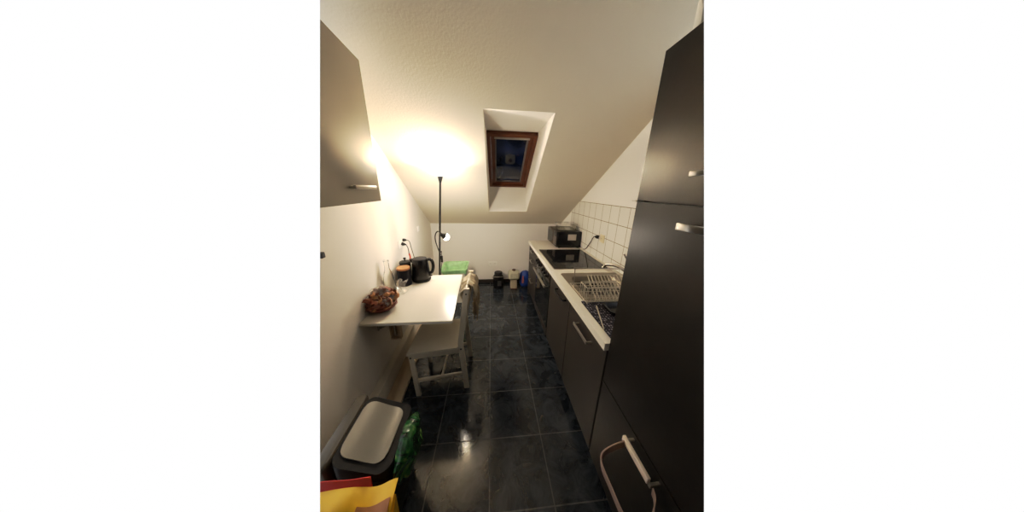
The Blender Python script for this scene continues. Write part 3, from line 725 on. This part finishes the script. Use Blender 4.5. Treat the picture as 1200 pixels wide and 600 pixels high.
# bowl of dry husks in netting
wc = Vector((-.795, 1.445, .7225))
t = thing('wicker_bowl', 'reddish brown woven bowl at the near end of the folding table', 'bowl', wc)
b = MB(); b.lathe([(0, 0), (.05, 0), (.075, .018), (.092, .05), (.095, .062), (.090, .062), (.070, .026), (.045, .010), (0, .008)], wc, 30); b.build('basket', 'wicker', t)
for k in range(2):
    b = MB(); b.tube([wc+Vector((.094*math.cos(2*PI*i/30), .094*math.sin(2*PI*i/30), .062-.022*k+.003*math.sin(i*5+k))) for i in range(30)], .006, 6, closed=True); b.build('rim', 'wicker', t)
random.seed(21)
n_ = 0
def husk(c, r, m, par, k):
    from mathutils import noise as nz
    b = MB(); q = Matrix.Rotation(random.uniform(0, 6), 3, Vector((random.random(), random.random(), random.random()+.1)))
    b.grid(lambda u, v: Vector(c) + q @ Vector((r*(u-.5)*1.9, r*(v-.5)*1.3*(1-abs(u-.5)*1.2), r*(.55-(u-.5)**2*2.4-(v-.5)**2*1.8)+.010*nz.noise(Vector((u*6+k, v*6, 0))))), 10, 8)
    return b.build('dried_husk', m, par, solid=.0015)
for k in range(84):
    a = random.uniform(0, 2*PI); rr = .098*math.sqrt(random.random()); h = .05+.145*random.random()*(1-rr/.18)
    c = wc+Vector((rr*math.cos(a)*.98, rr*math.sin(a), h))
    if c.x < WL(c.y)+.045: c.x = WL(c.y)+.045
    o = husk(c, random.uniform(.024, .042), random.choice(['leafbrown', 'leafbrown', 'leaftan']), None, k)
    o.location = (0, 0, 0)
    tag(o, 'brown papery dried husk piled in the woven bowl on the table', 'dried husk', 'dried husks in the woven bowl')
b = MB(); b.grid(lambda u, v: wc+Vector((.094*(u-.5)*1.9, .085*(v-.5)*1.7-.01, .045+.155*math.cos((u-.5)*2.6)*math.cos((v-.5)*2.6)**.8)), 22, 22); b.jitter(.022, 26)
tag(b.build('plastic_wrap', 'film', loc=wc+Vector((0, 0, .06)), solid=.0008), 'crinkled clear plastic wrapped over the husks in the woven bowl', 'wrap')

# swing-lid bin
t = thing('swing_bin', 'black bin with silver-grey swing lid against the left wall', 'bin', (-.58, .76, 0))
b = MB(); b.loft([rrect(-.675, -.47, .635, .90, .04, 0), rrect(-.702, -.447, .608, .925, .045, .38), rrect(-.702, -.447, .608, .925, .045, .395)]); b.build('bin_body', 'bin_bk', t)
def lz(x):    # S-shaped cross-section of the lid, high at the wall side
    u = min(1, max(0, (x+.655)/.175)); u = u*u*(3-2*u)
    return .505-.068*u
b = MB()
def frame_z(p): return lz(p.x)-.004
o_ = rrect(-.665, -.436, .612, .925, .05, 0, 8); i_ = rrect(-.652, -.462, .640, .905, .045, 0, 8)
b.loft([[Vector((p.x, p.y, .396)) for p in o_], [Vector((p.x, p.y, frame_z(p)-.016)) for p in o_], [Vector((p.x*.985-.0085, p.y*.985+.0115, frame_z(p)+.004)) for p in o_], [Vector((p.x, p.y, frame_z(p))) for p in i_]], cap0=False, cap1=True)
b.build('lid_frame', 'bin_bk', t)
b = MB()
x0, x1, y0, y1, r_ = -.650, -.470, .648, .896, .045
def lidtop(u, v, dz=0.):
    x = x0+(x1-x0)*u; dx = max(0, r_-min(x-x0, x1-x)); cut = r_-math.sqrt(max(0, r_*r_-dx*dx))
    y = y0+cut+(y1-y0-2*cut)*v
    return Vector((x, y, lz(x)+.006+dz))
N_ = 28
top = [[lidtop(i/N_, j/10) for j in range(11)] for i in range(N_+1)]
vt = [[b.bm.verts.new(p) for p in row] for row in top]
for i in range(N_):
    for j in range(10): b.bm.faces.new((vt[i][j], vt[i+1][j], vt[i+1][j+1], vt[i][j+1]))
b.build('swing_lid', 'bin_lid', t, solid=.005)
b = MB(); b.loft([[Vector((p.x, p.y, .36)) for p in rrect(-.726, -.667, .612, .94, .025, 0)], rrect(-.730, -.667, .605, .945, .028, .490), rrect(-.725, -.668, .612, .94, .025, .503), rrect(-.705, -.672, .625, .93, .014, .509)]); b.build('back_hood', 'bin_gy', t)

# green bag hanging out of the bin
def blob(c, h, n=30, m=18):
    L_ = []
    for j in range(1, m):
        a = -PI/2+PI*j/m; ca = math.cos(a)**.7
        L_.append([Vector((c[0]+h[0]*ca*math.cos(2*PI*k/n), c[1]+h[1]*ca*math.sin(2*PI*k/n), c[2]+h[2]*math.sin(a))) for k in range(n)])
    return L_
b = MB(); b.loft(blob((-.414, .752, .37), (.040, .135, .105))); bmesh.ops.triangulate(b.bm, faces=[f for f in b.bm.faces if len(f.verts) > 4]); b.jitter(.020, 15); b.jitter(.007, 45)
for v in b.bm.verts: v.co.x = max(v.co.x, -.434)
tag(b.build('green_bag', 'greenbag', loc=(-.41, .75, .3)), 'shiny green printed plastic bag hanging down the side of the bin', 'bag')

# yellow shopping bag in the corner
t = thing('shopping_bag', 'yellow shopping bag with red lining in front of the bin', 'bag', (-.56, .48, 0))
def ypanel(u, v):      # far edge (v=1) to the near, low edge (v=0)
    x = -.86+.485*u; y = .30+.270*v
    zt = .458+.020*max(0, u-.3)**1.2+.018*math.exp(-((u-.98)/.10)**2)+.006*math.sin(u*13)
    z = zt-.30*(1-v)**1.6+.012*math.sin(u*8+5*v)*(1-v)+.010*math.sin(u*15-9*v)*(1-v)+.012*math.sin(v*9+u*2)*u
    return Vector((x+.012*(1-v)*u, y, z))
b = MB(); b.grid(ypanel, 60, 40); b.jitter(.006, 11)
section(b.build('front_panel', 'yellow', t, solid=.003), fill=False)
b = MB(); b.grid(lambda u, v: Vector((-.86+.375*u, .578+.010*v, .36+(.118-.0*u)*v+.003*math.sin(u*14))), 30, 8); section(b.build('red_lining', 'red', t, solid=.003), fill=False)
b = MB(); b.hexa([Vector(p) for p in ((-.84, .32, 0), (-.40, .32, 0), (-.40, .565, 0), (-.84, .565, 0))], [Vector(p) for p in ((-.85, .33, .09), (-.395, .33, .09), (-.392, .565, .40), (-.85, .565, .37))]); section(b.build('bag_body', 'yellow', t))
b = MB(); b.grid(lambda a, c: ypanel(.66+.08*c+(.32-.08*c)*a, .30+.52*c)+Vector((0, -.003, .007)), 14, 14); b.jitter(.006, 11)
section(b.build('brown_print', 'brownpatch', t, solid=.001), fill=False)
MT['blackprint'] = mat('black_print', (.012, .02, .03, 1), .4)
b = MB(); b.grid(lambda a, c: ypanel(.18+.24*a*math.sqrt(max(0, 1-(2*c-1)**2)), .80+.10*c)+Vector((0, -.003, .008)), 10, 10); b.jitter(.006, 11); section(b.build('black_print', 'blackprint', t, solid=.001), fill=False)

b = MB(LEFT); b.box(0, .022, 1.085, 1.112, 1.232, 1.262, .004); tag(b.build('wall_hook', 'black_mt', loc=(WL(1.1), 1.1, 1.24)), 'tiny black hook on the left wall below the grey cupboard', 'hook')
# ================================================================== FAR END
# pale box with a green liner
t = thing('waste_box', 'pale box with green plastic liner behind the floor lamp', 'bin', (-.52, 2.9, 0))
b = MB(); b.loft([rrect(-.655, -.375, 2.78, 3.04, .03, 0), rrect(-.67, -.36, 2.76, 3.06, .035, .485), rrect(-.66, -.37, 2.77, 3.05, .03, .485), rrect(-.645, -.385, 2.79, 3.03, .03, .02)]); b.build('box_body', 'boxwhite', t)
b = MB(); lp = []
for z, e in ((.462, .010), (.47, .014), (.49, .018), (.505, .022), (.53, .028), (.52, .01), (.46, -.02), (.38, -.03)):
    lp.append([Vector((p.x, p.y, p.z)) for p in rrect(-.67-e, -.36+e, 2.76-e, 3.06+e, .035, z, 9)])
b.loft(lp, False, False); b.jitter(.016, 13); b.jitter(.010, 40)
lb = b.build('liner', 'green_cl', t)
# black canister
c = Vector((.115, 3.27, 0))
t = thing('black_canister', 'black lidded canister on the floor at the end wall', 'canister', c)
b = MB(); b.lathe([(0, 0), (.082, 0), (.088, .01), (.09, .14), (.086, .20), (.07, .222), (0, .222)], c, 32); b.build('canister_body', 'black_pl', t)
b = MB(); b.lathe([(.062, .2225), (.066, .228), (.066, .268), (.06, .276), (0, .276)], c, 28); b.build('lid', 'black_mt', t)
b = MB(); b.tube(bez([c+Vector(p) for p in ((-.086, -.02, .18), (-.098, -.06, .21), (-.05, -.098, .225), (.03, -.10, .225), (.09, -.06, .21), (.086, -.02, .18))], 6), .005, 8); b.build('handle', 'handle', t)
b = MB(); b.box(c.x-.02, c.x+.045, c.y-.0925, c.y-.088, .06, .15, .001, 1); b.build('label_panel', mat('dark_grey_panel', (.05, .048, .045, 1), .4), t)
# beige thermos covered by a sheer bag
c = Vector((.37, 3.23, 0))
t = thing('beige_dispenser', 'beige pump dispenser with a wide head standing beside the black canister', 'dispenser', c)
b = MB(); b.loft([rrect(c.x-.055, c.x+.055, c.y-.055, c.y+.055, .02, .012), rrect(c.x-.052, c.x+.052, c.y-.052, c.y+.052, .02, .19), rrect(c.x-.075, c.x+.075, c.y-.075, c.y+.075, .03, .22)]); b.build('dispenser_body', 'beige_pl', t)
b = MB(); b.loft([rrect(c.x-.06, c.x+.06, c.y-.06, c.y+.06, .02, 0), rrect(c.x-.06, c.x+.06, c.y-.06, c.y+.06, .02, .014)]); b.build('foot', mat('brown_foot', srgb(90, 50, 35), .5), t)
b = MB(); b.loft([rrect(c.x-.07, c.x+.07, c.y-.07, c.y+.07, .03, .17, 7), rrect(c.x-.092, c.x+.092, c.y-.092, c.y+.092, .045, .20, 7), rrect(c.x-.098, c.x+.098, c.y-.095, c.y+.095, .05, .26, 7), rrect(c.x-.085, c.x+.085, c.y-.085, c.y+.085, .045, .295, 7), rrect(c.x-.03, c.x+.03, c.y-.03, c.y+.03, .02, .315, 7)]); b.jitter(.010, 24); b.build('head_cover', 'sheet', t)
b = MB(); b.lathe([(0, .312), (.03, .312), (.032, .328), (.02, .336), (0, .336)], c, 20); b.build('pump_button', mat('brown_button', srgb(80, 52, 42), .4), t)
# blue bag
b = MB(); b.loft(blob((.565, 3.27, .145), (.10, .095, .145))); bmesh.ops.triangulate(b.bm, faces=[f for f in b.bm.faces if len(f.verts) > 4]); b.jitter(.012, 20)
for v in b.bm.verts: v.co.z = max(v.co.z, .001)
t = thing('blue_bag', 'blue plastic bag on the floor by the last cabinet at the end wall', 'bag', (.56, 3.27, 0))
b.build('bag_body', 'blue', t)
b = MB(); b.grid(lambda u, v: Vector((.50+.03*u, 3.178-.012*math.sin(v*3), .10+.13*v)), 5, 6); b.jitter(.008, 30); b.build('printed_patch', 'redpatch', t, solid=.002)

# everything ends at the same two section planes
bpy.context.view_layer.update()
for o in [o for o in bpy.data.objects if o.type == 'MESH' and 'rear' not in o.name and o.name != 'ceiling']:
    mw = o.matrix_world
    if any((mw @ v.co - Vector((0, 0, H))).dot(n) < -1e-4 for v in o.data.vertices for n in (nL, nR)):
        section(o)
# ================================================================== LIGHTS
def point(name, loc, e, r, col):
    l = bpy.data.lights.new(name, 'POINT'); l.energy = e; l.shadow_soft_size = r; l.color = col
    o = bpy.data.objects.new(name, l); COL.objects.link(o); o.location = loc; return o
point('uplight_bulb', bc+Vector((0, 0, .045)), 17, .022, (1, .88, .73))
point('reading_bulb_light', bp_+hd*.0, 150, .0335, (1, .88, .74))
w = bpy.data.worlds.new('world'); bpy.context.scene.world = w; w.use_nodes = True
w.node_tree.nodes['Background'].inputs[0].default_value = (1, 1, 1, 1)
w.node_tree.nodes['Background'].inputs[1].default_value = 1.0
vs = bpy.context.scene.view_settings
vs.view_transform = 'Standard'; vs.look = 'None'; vs.exposure = 0; vs.gamma = 1

vs.use_curve_mapping = True
cm = vs.curve_mapping; cv = cm.curves[3]
cv.points.new(.12, .135); cv.points.new(.35, .44); cv.points.new(.7, .75)
cm.update()
